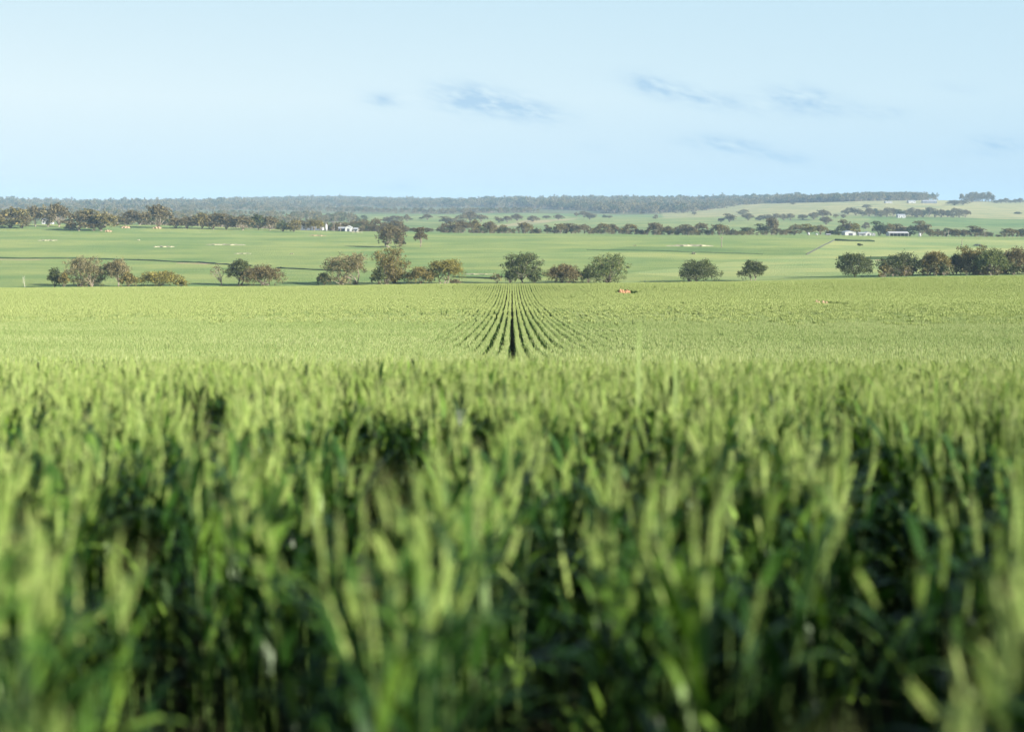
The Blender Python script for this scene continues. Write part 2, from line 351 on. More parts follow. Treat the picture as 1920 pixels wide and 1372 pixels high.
# ------------------------------------------------------------------ wheat
def rot_xy(vec, lean, az):
    ax = Vector((-sin(az), cos(az), 0)); return Matrix.Rotation(lean, 3, ax) @ vec
def wheat_segment(length, per_m, lod, seed, hs=.035):
    rd = random.Random(seed); b = MB()
    n = int(length*per_m)
    for i in range(n):
        x0 = rd.gauss(0, (.045, .017, .017)[lod]); y0 = (i+rd.random())/n*length - length/2
        H = min(rd.gauss(.86, .030), .95) if lod else min(rd.gauss(.86-hs*.5, hs), .95); az = rd.uniform(0, 2*pi); lean = abs(rd.gauss(0, .085 if lod else .10))
        dx, dy = cos(az)*lean*(.35 if lod else 1), sin(az)*lean
        def st(t): return Vector((x0+dx*H*t*t*1.1, y0+dy*H*t*t, H*t))
        hl = rd.uniform(.075, .105)
        t0 = (H-hl)/H
        d = (st(1)-st(.85)).normalized(); nod = rd.random() < .2
        base = st(t0)
        hd = rot_xy(d, rd.uniform(.15, .45) if nod else rd.uniform(0, .12), az)
        side = hd.cross(Vector((sin(az*3), cos(az*3), .2))).normalized(); fr = hd.cross(side)
        if lod == 0:
            b.tube([st(0), st(.35), st(.7), base], [.0024, .0022, .0019, .0015], 3, 1)
            hw = rd.uniform(.85, 1.15)
            for k in range(10):                          # spikelets in two ranks
                for sgn in (-1, 1):
                    c = base + hd*(hl*(k+.5+(.25*sgn))/10)
                    w = .0062*hw*(1-.045*abs(k-4)); sdv = side*sgn
                    tip = c + hd*.011 + sdv*w*1.25; rt = c - hd*.005 + sdv*.001
                    mid = c + hd*.003 + sdv*w*.8
                    q = [rt, mid+sdv*w*.6, mid+fr*w*.75, mid-sdv*w*.6, mid-fr*w*.75, tip]
                    b.add(q, [(0,2,1),(0,3,2),(0,4,3),(0,1,4),(5,1,2),(5,2,3),(5,3,4),(5,4,1)], 0)
                    al = rd.uniform(.035, .065)
                    e = tip + hd*al + sdv*al*rd.uniform(.1,.3) + fr*rd.uniform(-.25,.25)*al
                    if k % 2 or hs < .05: b.add([tip-fr*.0006, tip+fr*.0006, e], [(0,1,2)], 2)
            for k in range(5):                           # leaves
                t = (.34, .50, .62, .72, .81)[k]+rd.uniform(-.04, .04); a = rd.uniform(0, 2*pi); Lf = rd.uniform(.18, .32)*(1 if k < 4 else .75)
                o = st(t); rad = Vector((cos(a), sin(a), 0)); sdw = Vector((-sin(a), cos(a), 0)); th = rd.uniform(.2, .8); bend = rd.uniform(1.3, 2.7); wd = rd.uniform(.007, .0125)*(1.25 if hs > .05 else 1)
                p = o.copy(); vs = []; ns = 6; tw = rd.uniform(-.8,.8)
                for j in range(ns+1):
                    s = j/ns; w = wd*(1-s**2.2)*(0.55+.45*min(1, s*4))
                    q = sdw*cos(tw*s)+Vector((0,0,1))*sin(tw*s)*.7
                    vs += [p - q*w, p + q*w]
                    ang = th + bend*s*s
                    p = p + (rad*sin(ang)+Vector((0,0,1))*cos(ang))*(Lf/ns)
                b.add(vs, [(2*j, 2*j+1, 2*j+3, 2*j+2) for j in range(ns)], 3)
        elif lod == 1:
            top = st(.2); q = Vector((cos(az+1), sin(az+1), 0))*.0022
            b.add([top-q, top+q, base+q*.7, base-q*.7], [(0,1,2,3)], 1)
            w = .0074; m1 = base+hd*hl*.25; m2 = base+hd*hl*.75; tp = base+hd*(hl+.006)
            vs = [base] + [m1+side*w, m1+fr*w, m1-side*w, m1-fr*w] + [m2+side*w*.8, m2+fr*w*.8, m2-side*w*.8, m2-fr*w*.8] + [tp]
            fs = [(0,1+(k+1)%4,1+k) for k in range(4)] + [(1+k,1+(k+1)%4,5+(k+1)%4,5+k) for k in range(4)] + [(9,5+k,5+(k+1)%4) for k in range(4)]
            b.add(vs, fs, 0)
            for k in range(4):
                a = rd.uniform(0, 2*pi); o = base+hd*hl*rd.uniform(.4,1); v = side*cos(a)+fr*sin(a)
                e = o + hd*rd.uniform(.045,.07)+v*.014; c = hd.cross(v)*.0011
                b.add([o-c, o+c, e], [(0,1,2)], 2)
            for k in range(3):
                t = (.42, .58, .72)[k]+rd.uniform(-.05,.05); a = rd.choice((pi/2,-pi/2))+rd.gauss(0,.5); Lf = rd.uniform(.14,.24)
                o = st(t); rad = Vector((cos(a), sin(a), 0)); sdw = Vector((-sin(a), cos(a), 0))*.0085
                p1 = o+rad*Lf*.28+Vector((0,0,Lf*.40)); p2 = p1+rad*Lf*.42+Vector((0,0,-Lf*rd.uniform(-.15,.3)))
                b.add([o-sdw*.6, o+sdw*.6, p1+sdw, p1-sdw, p2], [(0,1,2,3),(3,2,4)], 3)
        else:
            w = .0100; tp = base+hd*(hl+.02); m1 = base+hd*hl*.45
            vs = [base, m1+side*w, tp, m1-side*w, m1+fr*w, m1-fr*w]
            b.add(vs, [(0,1,2,3),(0,4,2,5)], 0)
            e = tp + hd*.045; b.add([m1+side*w, e+side*.008, e-side*.008, m1-side*w], [(0,1,2,3)], 2) if i % 2 else b.add([m1+fr*w, e+fr*.008, e-fr*.008, m1-fr*w], [(0,1,2,3)], 2)
            for k in range(2):
                t = rd.uniform(.40, .66); a = rd.choice((pi/2,-pi/2))+rd.gauss(0,.4); Lf = rd.uniform(.12,.18)
                o = st(t); rad = Vector((cos(a), sin(a), 0)); sdw = Vector((-sin(a), cos(a), 0))*.012
                p1 = o+rad*Lf*.35+Vector((0,0,Lf*.45)); p2 = p1+rad*Lf*.4+Vector((0,0,-Lf*.05))
                b.add([o, p1+sdw, p2, p1-sdw], [(0,1,2,3)], 3)
    return b.me('wheat', [M_HEADN if lod == 0 else M_HEAD, M_STALK, M_AWN, M_LEAF])
ROW = .285
def field_noise(X, Y):
    return (np.sin(X*2.9+1.3*np.sin(Y*1.7))*np.sin(Y*2.3+1.1*np.sin(X*1.9+2)) + .6*np.sin(X*.61+Y*.37+2)*np.sin(Y*.53-X*.29))/1.6
def wheat_band(y0, y1, seg, margin=.42, pad=3):
    P = []; ROW = .2 if seg < .5 else .285
    for y in np.arange(y0+seg/2, y1, seg):
        hw = margin*y+pad; k = np.arange(-math.ceil(hw/ROW), math.ceil(hw/ROW)); P.append(np.stack([(k+.5)*ROW, np.full(len(k), y)], 1))
    return np.concatenate(P)
def gapn(x, y):
    return (np.sin(x*9.1+2.3*np.sin(y*3.1+1))*np.sin(y*4.7+1.9*np.sin(x*4.3)) + .7*np.sin(x*4.9-y*2.6+1.3)*np.sin(y*3.3+x*2.2))/1.7
RO = np.random.default_rng(5).normal(0, .010, 4001); RP = np.random.default_rng(6).uniform(0, 6.28, 4001)
TRAM = [(0, .014), (2.28, .024), (8.265, .035), (14.25, .03)]      # wheel tracks: the rows either side stand a little apart
ROCKS = [(1170, 541, 15, 165), (1541, 566, 15, 118)]
def canopy_at(v):
    ys_ = np.linspace(.4, 14, 700); c = surf(ys_*0, ys_); return float(ys_[np.argmin(np.abs(CAMZ-ys_*slope(v)-c))])
GAPS = [(720,765,975,55),(1020,870,1170,62),(380,735,815,50),(1700,805,960,50),(250,860,1010,65),(1870,940,1110,65),(560,1150,1372,75),(100,1090,1372,95),(870,1130,1372,85),(1330,1130,1372,90),(1700,1150,1372,100),
 (1120,1200,1372,85),(690,1060,1200,50),(1500,1080,1200,50),(450,980,1070,45),(1150,990,1100,40),(60,755,805,35),(1420,890,960,35),(1250,835,900,28),(900,755,805,28),(560,850,930,30),(330,1150,1372,50),(1560,1180,1372,60),(60,920,1000,40),(1600,960,1040,40),(1180,760,800,24),(1560,740,780,24)]
def plant(name, y0, y1, seg, per_m, lod, kinds, keep, hs=.035, fade_in=0, fade_out=0, **props):
    P = wheat_band(y0, y1, seg); n = len(P); near = lod == 0
    r = np.random.default_rng(int(y0*10)+3)
    x = P[:, 0] + r.normal(0, .05 if near else .011, n); y = P[:, 1] + r.uniform(-.1, .1, n)*seg
    if not near:
        k = np.round(P[:, 0]/ROW-.5).astype(int)+2000
        x += RO[k] + .003*np.sin(y/7.3+RP[k])
        for tx, tw in TRAM: x += np.where(np.abs(P[:, 0]-tx) < .2, np.sign(P[:, 0]-tx)*tw, 0)
    fn = field_noise(x, y); p = np.full(n, keep)
    if fade_in: p = p*np.clip((y-y0)/fade_in, 0, 1)
    if fade_out: p = p*np.clip((y1-y)/fade_out, 0, 1)
    ok = r.random(n) < p
    if near:
        for u, v0, v1, hw in GAPS:
            Y0, Y1 = canopy_at(v1), canopy_at(v0); w = (hw/FPX*(y+.15)+.065)*np.sqrt(np.clip((y-Y0+.1)*(Y1+.1-y)/((Y1-Y0+.2)/2)**2, 0, 1))
            ok &= np.abs(x - (u-960)/FPX*y) > w
        ok &= gapn(x, y) > np.interp(y, [.5, 1.5, 3, 5, 8, 14], [-.15, -.2, -.3, -.5, -.75, -.9])
        ok &= (np.hypot(x, y) > 1.0) & ~((np.abs(x) < .16) & (y < .75))
    else:
        ok &= fn > -.78
        for u, v, hw, Yr in ROCKS:                                             # bare ground round the stone heaps
            X = xat(u, v, Yr); ok &= ((x-X)/(hw*Yr/FPX+.3))**2 + ((y-Yr+3)/6)**2 > 1
    x, y, fn = x[ok], y[ok], fn[ok]; n = len(x)
    z = ground(x, y); z2 = ground(x, y+.5)
    rot = np.zeros((n, 3)); flip = r.random(n) < .5
    rot[:, 2] = np.where(flip, pi, 0) + r.normal(0, .03 if not near else .2, n)
    rot[:, 0] = np.arctan((z2-z)/.5)*np.where(flip, -1, 1)
    amp = np.interp(y, [0, 10, 22, 60, 150, 220], [.055, .06, .025, .018, .03, .03])
    sc = np.ones((n, 3)); sc[:, 2] = 1 + .04*np.clip((y-30)/60, 0, 1)*np.sin(x*.10+2*np.sin(y*.045))*np.sin(y*.17+1.4*np.sin(x*.06+1)) + amp*fn + r.normal(0, .02 if near else .012, n); sc[:, 0] = 1+r.normal(0, .08, n)
    meshes = [wheat_segment(seg*1.1, per_m, lod, int(y0*31)+s_, hs) for s_ in range(kinds)]
    return scatter(name, np.stack([x, y, z], 1), rot, sc, r.integers(0, kinds, n), meshes, **props)
plant('wheat_crop', .45, 5, .2, 33, 0, 14, .97, hs=.065, kind='stuff', label='tall wheat stems nearest the camera, strongly out of focus')
plant('wheat_crop', 5, 20, .4, 56, 0, 9, .98, hs=.034, fade_out=8, kind='stuff', label='green wheat with pale ears a few steps from the camera')
plant('wheat_crop', 10, 130, .8, 60, 1, 8, .985, fade_in=8, fade_out=70, kind='stuff', label='rows of ripening green wheat in the middle of the near field')
plant('wheat_crop', 60, 228, 1.6, 60, 2, 7, .99, fade_in=70, kind='stuff', label='far part of the wheat field up to its edge before the tree row')
def tall_blade(label, u, v0, v1, Y, w, bend):
    X = xat(u, v0, Y); Z = float(ground(X, Y)); H = (CAMZ-Y*slope(v0))-Z; b = MB(); n = 30; vs = []
    for j in range(n+1):
        t = j/n; x = bend*t*t*H; ww = w*(.05 if t < .74 else 1)*(1-max(0, (t-.6)/.4)**3)+.0004
        vs += [(x-ww, .02*sin(t*3), H*t), (x+ww, .02*sin(t*3)+.003, H*t)]
    b.add(vs, [(2*j, 2*j+1, 2*j+3, 2*j+2) for j in range(n)])
    add('wheat_blade', b.me('blade', M_HEAD), None, (X, Y, Z), label=label, category='wheat leaf')
tall_blade('tall pale blurred wheat blade rising above the crop right of centre', 1199, 599, 690, 5.0, .008, .0)
tall_blade('fainter shorter blurred wheat blade right of the tall one', 1272, 646, 700, 5.2, .007, -.01)

# ------------------------------------------------------------------ trees
LEAVES = {
 'olive':  plant_mat('olive_leaves', (0.044,0.043,0.012), (0.155,0.136,0.040), (0.327,0.250,0.084), scale=.5, trans=.12, spec=.3),
 'brown':  plant_mat('brown_green_leaves', (0.054,0.044,0.021), (0.144,0.120,0.052), (0.217,0.174,0.084), scale=.5, trans=.12),
 'dark':   plant_mat('dark_green_leaves', (0.017,0.027,0.009), (0.062,0.085,0.023), (0.154,0.171,0.047), scale=.6, trans=.12, spec=.4),
 'grey':   plant_mat('grey_green_leaves', (0.058,0.057,0.028), (0.178,0.161,0.080), (0.341,0.279,0.140), scale=.5, trans=.12),
 'gold':   plant_mat('golden_green_leaves', (0.064,0.058,0.015), (0.187,0.178,0.042), (0.359,0.301,0.073), scale=.6, trans=.12),
 'green':  plant_mat('leaf_green_leaves', (0.037,0.059,0.018), (0.124,0.161,0.050), (0.266,0.280,0.104), scale=.5, trans=.12),
}
BARK = plain_mat('pale_bark', (.36,.31,.25), (.17,.13,.10), scale=3, stretch=(1,1,.3), rough=.85, bump=.5)
BARKD = plain_mat('dark_bark', (.16,.12,.09), (.28,.23,.18), scale=3, stretch=(1,1,.3), rough=.9, bump=.5)
def crown_mesh(lobes, nleaf, size, r, mat_, droop=.3):
    """leaf sprays spread through the outer part of every lobe: (x,y,z,rx,ry,rz) each"""
    L = np.array(lobes); wgt = (L[:, 3]*L[:, 4])**1.0; cnt = np.maximum((nleaf*wgt/wgt.sum()).astype(int), 6)
    C = []
    for l, n in zip(L, cnt):
        ntw = max(4, n//14)                                              # twigs inside the lobe, leaves cluster round them
        d = r.normal(size=(ntw, 3)); d /= np.linalg.norm(d, axis=1)[:, None]; d[:, 2] = np.where(r.random(ntw) < .6, np.abs(d[:, 2]), d[:, 2])
        tw = l[:3] + d*l[3:6]*(r.random((ntw, 1))**.45)
        k = r.integers(0, ntw, n); C.append(tw[k] + r.normal(0, .16, (n, 3))*np.minimum(l[3:6], 1.6))
    C = np.concatenate(C); n = len(C)
    C[:, 2] = np.maximum(C[:, 2], .08)
    a = r.normal(size=(n, 3)); a[:, 2] -= droop; a /= np.linalg.norm(a, axis=1)[:, None]
    b_ = np.cross(a, r.normal(size=(n, 3))); b_ /= np.linalg.norm(b_, axis=1)[:, None]
    s = size*r.uniform(.6, 1.3, (n, 1))
    V = np.stack([C-a*s, C+b_*s*.38, C+a*s, C-b_*s*.38], 1).reshape(-1, 3)
    return mesh_from('crown', V, np.arange(n*4).reshape(n, 4), [mat_])
def tree_parts(w, h, seed, style='round', leaf='olive', nleaf=4200, size=.22, base=.30, nl=None, stems=1, gap=0, lean=0, asym=0):
    """lobes on limbs: w,h crown width and total height in metres; base = height fraction where foliage starts"""
    r = np.random.default_rng(seed); rd = random.Random(seed)
    lobes = []; b = MB(); tr = max(.10, h*.024); base *= .7
    fork = h*base*.55
    nl = nl or int(9+w*.9)
    for i in range(nl):
        a = 2*pi*(i*.618+rd.random()*.15); q = math.sqrt((i+.5)/nl)
        if style == 'umbrella':
            zc = h*(.80 - .42*q*q) + rd.uniform(-.07,.05)*h; rr_ = q*w*.38; lr = w*rd.uniform(.15,.22); lz = lr*.95
        elif style == 'bush':
            zc = h*(.62 - .36*q**1.6)+rd.uniform(-.08,.08)*h; rr_ = q*w*.38; lr = w*rd.uniform(.15,.22); lz = min(lr*.95, h*.3)
        elif style == 'tall':
            zc = h*rd.uniform(base+.1, .88); e = 1-((zc/h-.5)/.5)**2*.75; rr_ = q*w*.36*e; lr = w*rd.uniform(.14,.22); lz = lr*.9
        else:
            zc = h*(base + (.86-base)*rd.random()**.8); e = math.sqrt(max(.05, 1-((zc/h-.42)/.58)**2)); rr_ = (.35+.65*q)*w*.36*e; lr = w*rd.uniform(.14,.21); lz = lr*.8
        x = rr_*cos(a)+lean*zc; y = rr_*sin(a)*.9
        x += asym*w*.1
        x = max(min(x, w/2-lr*.8), -w/2+lr*.8)
        zc = min(zc, h-lz*.9); lobes.append((x, y, zc, lr, lr, lz))
    for s in range(stems):
        off = Vector((rd.uniform(-.12,.12)*w*(stems > 1), rd.uniform(-.1,.1)*w*(stems > 1), 0))
        mine = [l for k, l in enumerate(lobes) if k % stems == s]
        fk = off*1.6+Vector((rd.uniform(-.04,.04)*h+lean*fork, rd.uniform(-.03,.03)*h, fork))
        b.tube([off-Vector((0,0,.3)), off+Vector((0,0,.15)), (off+fk)/2+Vector((rd.uniform(-.03,.03)*h,0,0)), fk], [tr*1.5, tr*1.15, tr*.95, tr*.85], 7)
        for l in mine:
            e = Vector(l[:3]); m1 = fk.lerp(e, .35)+Vector((rd.uniform(-.04,.04)*w, rd.uniform(-.04,.04)*w, h*.03)); m2 = fk.lerp(e, .7)+Vector((rd.uniform(-.04,.04)*w, 0, h*.02))
            b.tube([fk-Vector((0,0,.05)), m1, m2, e], [tr*.55, tr*.38, tr*.24, tr*.08], 5)
            for _ in range(2):
                e2 = e+Vector((rd.uniform(-1,1), rd.uniform(-1,1), rd.uniform(-.3,1)))*l[3]*.8
                b.tube([m2, m2.lerp(e2, .6)+Vector((0,0,.1)), e2], [tr*.2, tr*.12, tr*.04], 4)
    if style != 'umbrella' or h > 0: lobes.append((lean*h*.5, 0, h*(.52+base*.2), w*.33, w*.30, h*(.30-base*.15)))
    x0 = min(l[0]-l[3] for l in lobes); x1 = max(l[0]+l[3] for l in lobes); z1 = max(l[2]+l[5] for l in lobes)
    kx = w/(x1-x0); kz = h/z1                      # fill the measured width and height
    lobes = [(l[0]*kx, l[1]*kx, l[2]*kz, l[3]*kx, l[4]*kx, l[5]*kz) for l in lobes]; b.v = [(p[0]*kx, p[1]*kx, p[2]*kz) for p in b.v]
    return b, lobes, r
def make_tree(u, vb, wpx, hpx, Y, label, style='round', leaf='olive', name='gum_tree', cat='tree', group=None, ground_hit=None, bark=None, nleaf=None, size=None, seed=None, **kw):
    if ground_hit: X, Yh, Z = hit(u, vb, *ground_hit, ynom=Y); Y = Yh
    else: X = xat(u, vb, Y); Z = float(ground(X, Y))
    w = wpx*Y/FPX*1.18; h = (CAMZ - Y*slope(vb-hpx*1.05)) - Z
    seed = seed if seed is not None else int(u*7+vb)
    px_m = Y/FPX*1.875
    size = size or max(.19, px_m*.72)
    nleaf = nleaf or int(min(11000, max(500, 4.2*w*h*1.5/(size*size))))
    b, lobes, r = tree_parts(w, h, seed, style, leaf, **kw)
    t = thing(name, label, cat, (X, Y, Z), 0, group)
    add('stem' if cat == 'bush' else 'trunk', b.me('trunk', bark or BARK, smooth=True), t)
    add('foliage' if cat == 'bush' else 'crown', crown_mesh(lobes, nleaf, size, r, LEAVES[leaf]), t)
    return t
G1 = 'gum trees in the row just past the wheat field'
FRONT = [
 (103,540,25,38,392,'small dense dark green tree at the left end of the row past the wheat','tree','dense_tree','bush','dark',dict(base=.1)),
 (120,540,22,30,390,'short brownish shrub squeezed between the dark left-end tree and the big grey-green one','bush','bush','bush','olive',dict(base=.1)),
 (160,540,74,58,400,'wide low-branching grey-green gum, biggest of the left end group','tree','gum_tree','round','grey',dict(base=.02,nl=22,stems=3)),
 (222,540,46,51,400,'loose gum with a bare leaning pale trunk right of the big grey-green one','tree','gum_tree','umbrella','grey',dict(base=.35,lean=-.12,nl=11)),
 (240,540,32,28,394,'low olive bush at the foot of the gum with the leaning trunk','bush','bush','bush','olive',dict(base=.1)),
 (300,539.5,80,31,398,'broad round golden-green bush, widest bush of the row','bush','bush','bush','gold',dict(base=.08,nl=20)),
 (340,539,26,15,394,'low rusty orange bush touching the right of the broad golden-green bush','bush','bush','bush','gold',dict(base=.05)),
 (415,538,30,45,402,'almost leafless gum with grey spreading limbs left of the two-tone clump','tree','bare_tree','umbrella','brown',dict(base=.3,nleaf=260,lean=-.3)),
 (446,538,44,50,402,'open gum with forked grey limbs and a dark crown top-right','tree','gum_tree','umbrella','dark',dict(base=.4,lean=.05,stems=2,nl=13)),
 (490,537,76,41,398,'greyish pink shrubby gum beside the tree with forked grey limbs','tree','gum_tree','bush','brown',dict(base=.1,stems=3,nl=18)),
 (608,535,26,23,398,'small dark bush left of the lacy grey-green gum','bush','bush','bush','dark',dict(base=.1)),
 (650,535,80,57,400,'lacy grey-green gum with uneven top, left of the tallest tree of the row','tree','gum_tree','round','grey',dict(base=.06,nl=18,stems=2)),
 (735,536,70,71,402,'tallest gum of the row, yellow-green, standing left of centre','tree','gum_tree','tall','olive',dict(base=.0,nl=30,stems=2)),
 (710,536,28,34,396,'dark undergrowth shrub at the left foot of the tallest gum','bush','bush','bush','dark',dict(base=.1)),
 (788,536,56,36,400,'dark shrub clump between the tallest gum and the white-trunked one','bush','bush','bush','olive',dict(base=.1,nl=14)),
 (832,535,66,47,402,'golden gum with slanting white trunks right of the dark shrub clump','tree','gum_tree','round','gold',dict(base=.32,nl=16,stems=3,lean=.1)),
 (853,535,22,12,396,'tiny dark red-brown bush under the golden gum with white trunks','bush','bush','bush','brown',dict(base=.1)),
 (933,533,22,20,398,'small pale twiggy sapling just left of where the crop rows meet the trees','sapling','sapling','umbrella','grey',dict(base=.3,nleaf=500,nl=8)),
 (979,533,72,57,400,'deep green round-headed gum with a white trunk behind the converging crop rows','tree','gum_tree','round','dark',dict(base=.3,nl=20)),
 (957,533,24,26,397,'dark shrub at the left foot of the deep green round-headed gum','bush','bush','bush','dark',dict(base=.1)),
 (1001,533,24,22,398,'dark shrub at the right foot of the deep green round-headed gum','bush','bush','bush','dark',dict(base=.1)),
 (1058,533,70,38,400,'brownish spreading shrub tree left of the big domed gum','tree','gum_tree','bush','brown',dict(base=.15,nl=16,stems=2)),
 (1103,534,28,36,398,'dark green shrub on the left flank of the big domed gum','bush','bush','bush','dark',dict(base=.1)),
 (1138,534,74,57,402,'big domed olive gum with full foliage right of the converging crop rows','tree','gum_tree','round','green',dict(base=.02,nl=30)),
 (1308,531,76,44,402,'wide dark clumpy gum standing alone right of the big domed one','tree','gum_tree','bush','dark',dict(base=.1,nl=22,stems=2)),
 (1413,531,50,41,402,'lone small round-headed gum on a short dark trunk in the right half','tree','gum_tree','round','dark',dict(base=.35,nl=16,stems=2,bark=None)),
 (1603,521,66,45,408,'broad low gum with dark crown, left of the long right-hand thicket','tree','gum_tree','round','dark',dict(base=.25,nl=20)),
]
for (u, vb, w, h, Y, lab, cat, nm, sty, leaf, kw) in FRONT:
    kw = dict(kw); kw.pop('bark', None)
    make_tree(u, vb, w, h, Y, lab, sty, leaf, nm, cat, **kw)
RGT = [(1690,516,76,44,412,'bush','dark','wide dark gum at the left end of the right-hand thicket'),
 (1752,515,60,44,410,'bush','olive','olive gum second from the left in the right-hand thicket'),
 (1792,514,40,38,416,'bush','dark','shaded low gum between two taller olive ones in the right-hand thicket'),
 (1824,515,58,53,412,'round','olive','tallest olive gum of the right-hand thicket'),
 (1858,515,60,49,406,'umbrella','green','gum showing forked pale trunks in the right-hand thicket'),
 (1902,515,66,52,412,'bush','brown','brown-tinged gum cut by the right picture edge in the thicket'),
 (1955,515,66,54,412,'bush','olive','olive gum past the brown-tinged one at the far right end of the thicket')]
for (u, vb, w, h, Y, sty, leaf, lab) in RGT:
    make_tree(u, vb, w, h, Y, lab, sty, leaf, 'gum_tree', 'tree', group='gums of the right-hand thicket', base=.12 if sty != 'umbrella' else .35, nl=18, stems=2)
make_tree(733,464,50,41,705,'stout brown-leaved gum alone on the middle green slope','umbrella','brown','gum_tree','tree',ground_hit=(500,950),base=.25,nl=16,stems=2)
make_tree(750,463,20,20,700,'low brown shrub against the right side of the stout slope gum','bush','brown','bush','bush',ground_hit=(500,950),base=.1)
make_tree(788,463,22,35,700,'slender thin-crowned gum on the middle slope right of the stout one','tall','brown','gum_tree','tree',ground_hit=(500,950),base=.4,nl=9)
make_tree(1286,499,7,5,560,'tiny lone dark bush on the green slope above the wide clumpy gum','bush','dark','bush','bush',ground_hit=(420,900),base=.1)
make_tree(1177,503,5,4,540,'tiny lone dark bush on the slope above the big domed gum','bush','dark','bush','bush',ground_hit=(420,900),base=.1)
make_tree(1612,461,8,4,760,'tiny dark bush on the pale field left of the poles','bush','dark','bush','bush',ground_hit=(420,980),base=.1)

# ---- the more distant trees: shared crowns, every tree an object of its own
def proto_meshes(style, leaf, seed, w, h, nleaf, size, base, nl):
    b, lobes, r = tree_parts(w, h, seed, style, leaf, base=base, nl=nl)
    return b.me('trunk', BARK if seed % 3 else BARKD, smooth=True), crown_mesh(lobes, nleaf, size, r, LEAVES[leaf])
PROTO = {}
for i, (key, style, base) in enumerate([('u', 'umbrella', .4), ('r', 'round', .22), ('b', 'bush', .1), ('t', 'tall', .3)]):
    for leaf in LEAVES:
        PROTO[key, leaf] = [proto_meshes(style, leaf, 40+i*7+k, 8, 8, 3000, .32, base*.45, 15) for k in range(2)]
def ordinal(n):
    return {1:'first',2:'second',3:'third',4:'fourth',5:'fifth',6:'sixth',7:'seventh',8:'eighth',9:'ninth',10:'tenth',11:'eleventh',12:'twelfth'}.get(n) or ('%dth' % n if n % 10 not in (1,2,3) or n in (11,12,13) else '%d%s' % (n, {1:'st',2:'nd',3:'rd'}[n % 10]))
ADJ = {'olive':'olive green','brown':'brown-tinged','dark':'dark green','grey':'grey-green','gold':'yellow-green','green':'mid green'}
SHP = {'u':'flat-topped tree','r':'rounded tree','b':'bushy low tree','t':'upright tree'}
def row_of(trees, Y0, where, group, win=None):
    trees = sorted(trees, key=lambda t: t[0])
    for i, t in enumerate(trees):
        u, vb, w, h, key, leaf = t[:6]
        if win: X, Y, Z = hit(u, vb, win[0], win[1], ynom=t[6] if len(t) > 6 else Y0)
        else: Y = t[6] if len(t) > 6 else Y0 + ((i*37) % 11)*3; X = xat(u, vb, Y); Z = float(ground(X, Y))
        hh = max((CAMZ - Y*slope(vb-h)) - Z, h*Y/FPX*.8); ww = w*Y/FPX*1.32
        tm, cm = PROTO[key, leaf][i % 2]
        lab = '%s %s, %s %s' % (ADJ[leaf], SHP[key], ordinal(i+1), where)
        o = thing('gum_tree' if key != 'b' else 'shrub_tree', lab, 'tree', (X, Y, Z), (i % 2)*pi + ((i*13) % 5)*.2, group)
        o.scale = (ww/8, ww/8, hh/8)
        add('trunk', tm, o); add('crown', cm, o)
LEFT = [(-22,430,50,40,'r','brown'),(20,428,60,40,'r','olive'),(42,428,34,26,'b','brown'),(66,416,26,31,'u','brown'),(90,417,30,33,'t','grey'),(110,416,36,36,'u','brown'),(148,433,46,38,'r','brown'),(163,428,34,34,'r','grey'),(190,433,54,42,'r','olive'),(176,433,30,20,'b','brown'),
 (132,431,20,8,'b','brown'),(240,422,34,26,'r','brown'),(262,422,38,28,'r','brown'),(298,421,46,38,'u','brown'),(330,421,24,13,'b','brown'),(350,421,28,16,'b','brown'),(378,423,36,24,'u','olive'),(400,424,34,26,'r','brown'),
 (425,424,38,24,'r','brown'),(455,426,36,22,'u','brown'),(484,431,34,29,'u','dark'),(506,432,30,27,'u','brown'),(531,430,22,14,'b','dark'),(551,430,26,19,'r','olive')]
row_of(LEFT, 930, 'from left along the left slope crest', 'trees along the crest of the left slope', (820,1010))
MIDL = [(574,430,20,17,'r','brown',1012),(589,430,26,19,'u','olive',985),(600,430,18,17,'u','gold',1000),(632,430,18,13,'b','brown'),(646,430,20,14,'b','brown'),(664,431,26,18,'b','brown',1080),(682,431,28,20,'b','brown',1080),(702,431,22,23,'r','brown'),(722,432,20,16,'b','brown'),(738,432,34,19,'r','brown'),(757,433,22,9,'b','brown'),(778,434,26,7,'b','brown'),(800,434,26,7,'b','brown'),
 (832,435,24,17,'r','brown'),(850,435,20,20,'r','brown'),(866,435,32,21,'u','brown'),(890,435,24,23,'u','olive'),(905,435,14,9,'b','dark'),(918,435,26,20,'u','brown'),(941,436,18,15,'r','olive'),(960,436,10,6,'b','dark'),
 (984,437,28,20,'u','olive'),(1008,437,16,6,'b','dark'),(1027,438,13,17,'t','brown'),(1040,438,16,7,'b','brown'),(1051,438,24,19,'u','olive'),(1073,439,34,21,'r','brown'),(1096,440,20,20,'u','grey'),(1113,441,18,8,'b','grey'),(1127,441,30,23,'r','olive'),(1149,442,24,22,'u','brown'),
 (1178,442,32,23,'r','olive'),(1204,443,22,9,'b','brown'),(1228,443,30,26,'u','brown'),(1252,443,24,19,'u','olive'),(1272,444,26,21,'r','brown'),(1290,444,26,24,'r','brown'),(1311,444,28,27,'r','brown'),(1330,443,20,9,'b','dark'),(1349,443,32,23,'u','olive'),(1370,442,30,10,'b','gold')]
row_of(MIDL, 1010, 'from left in the line behind the middle slope', 'line of trees behind the middle green slope')
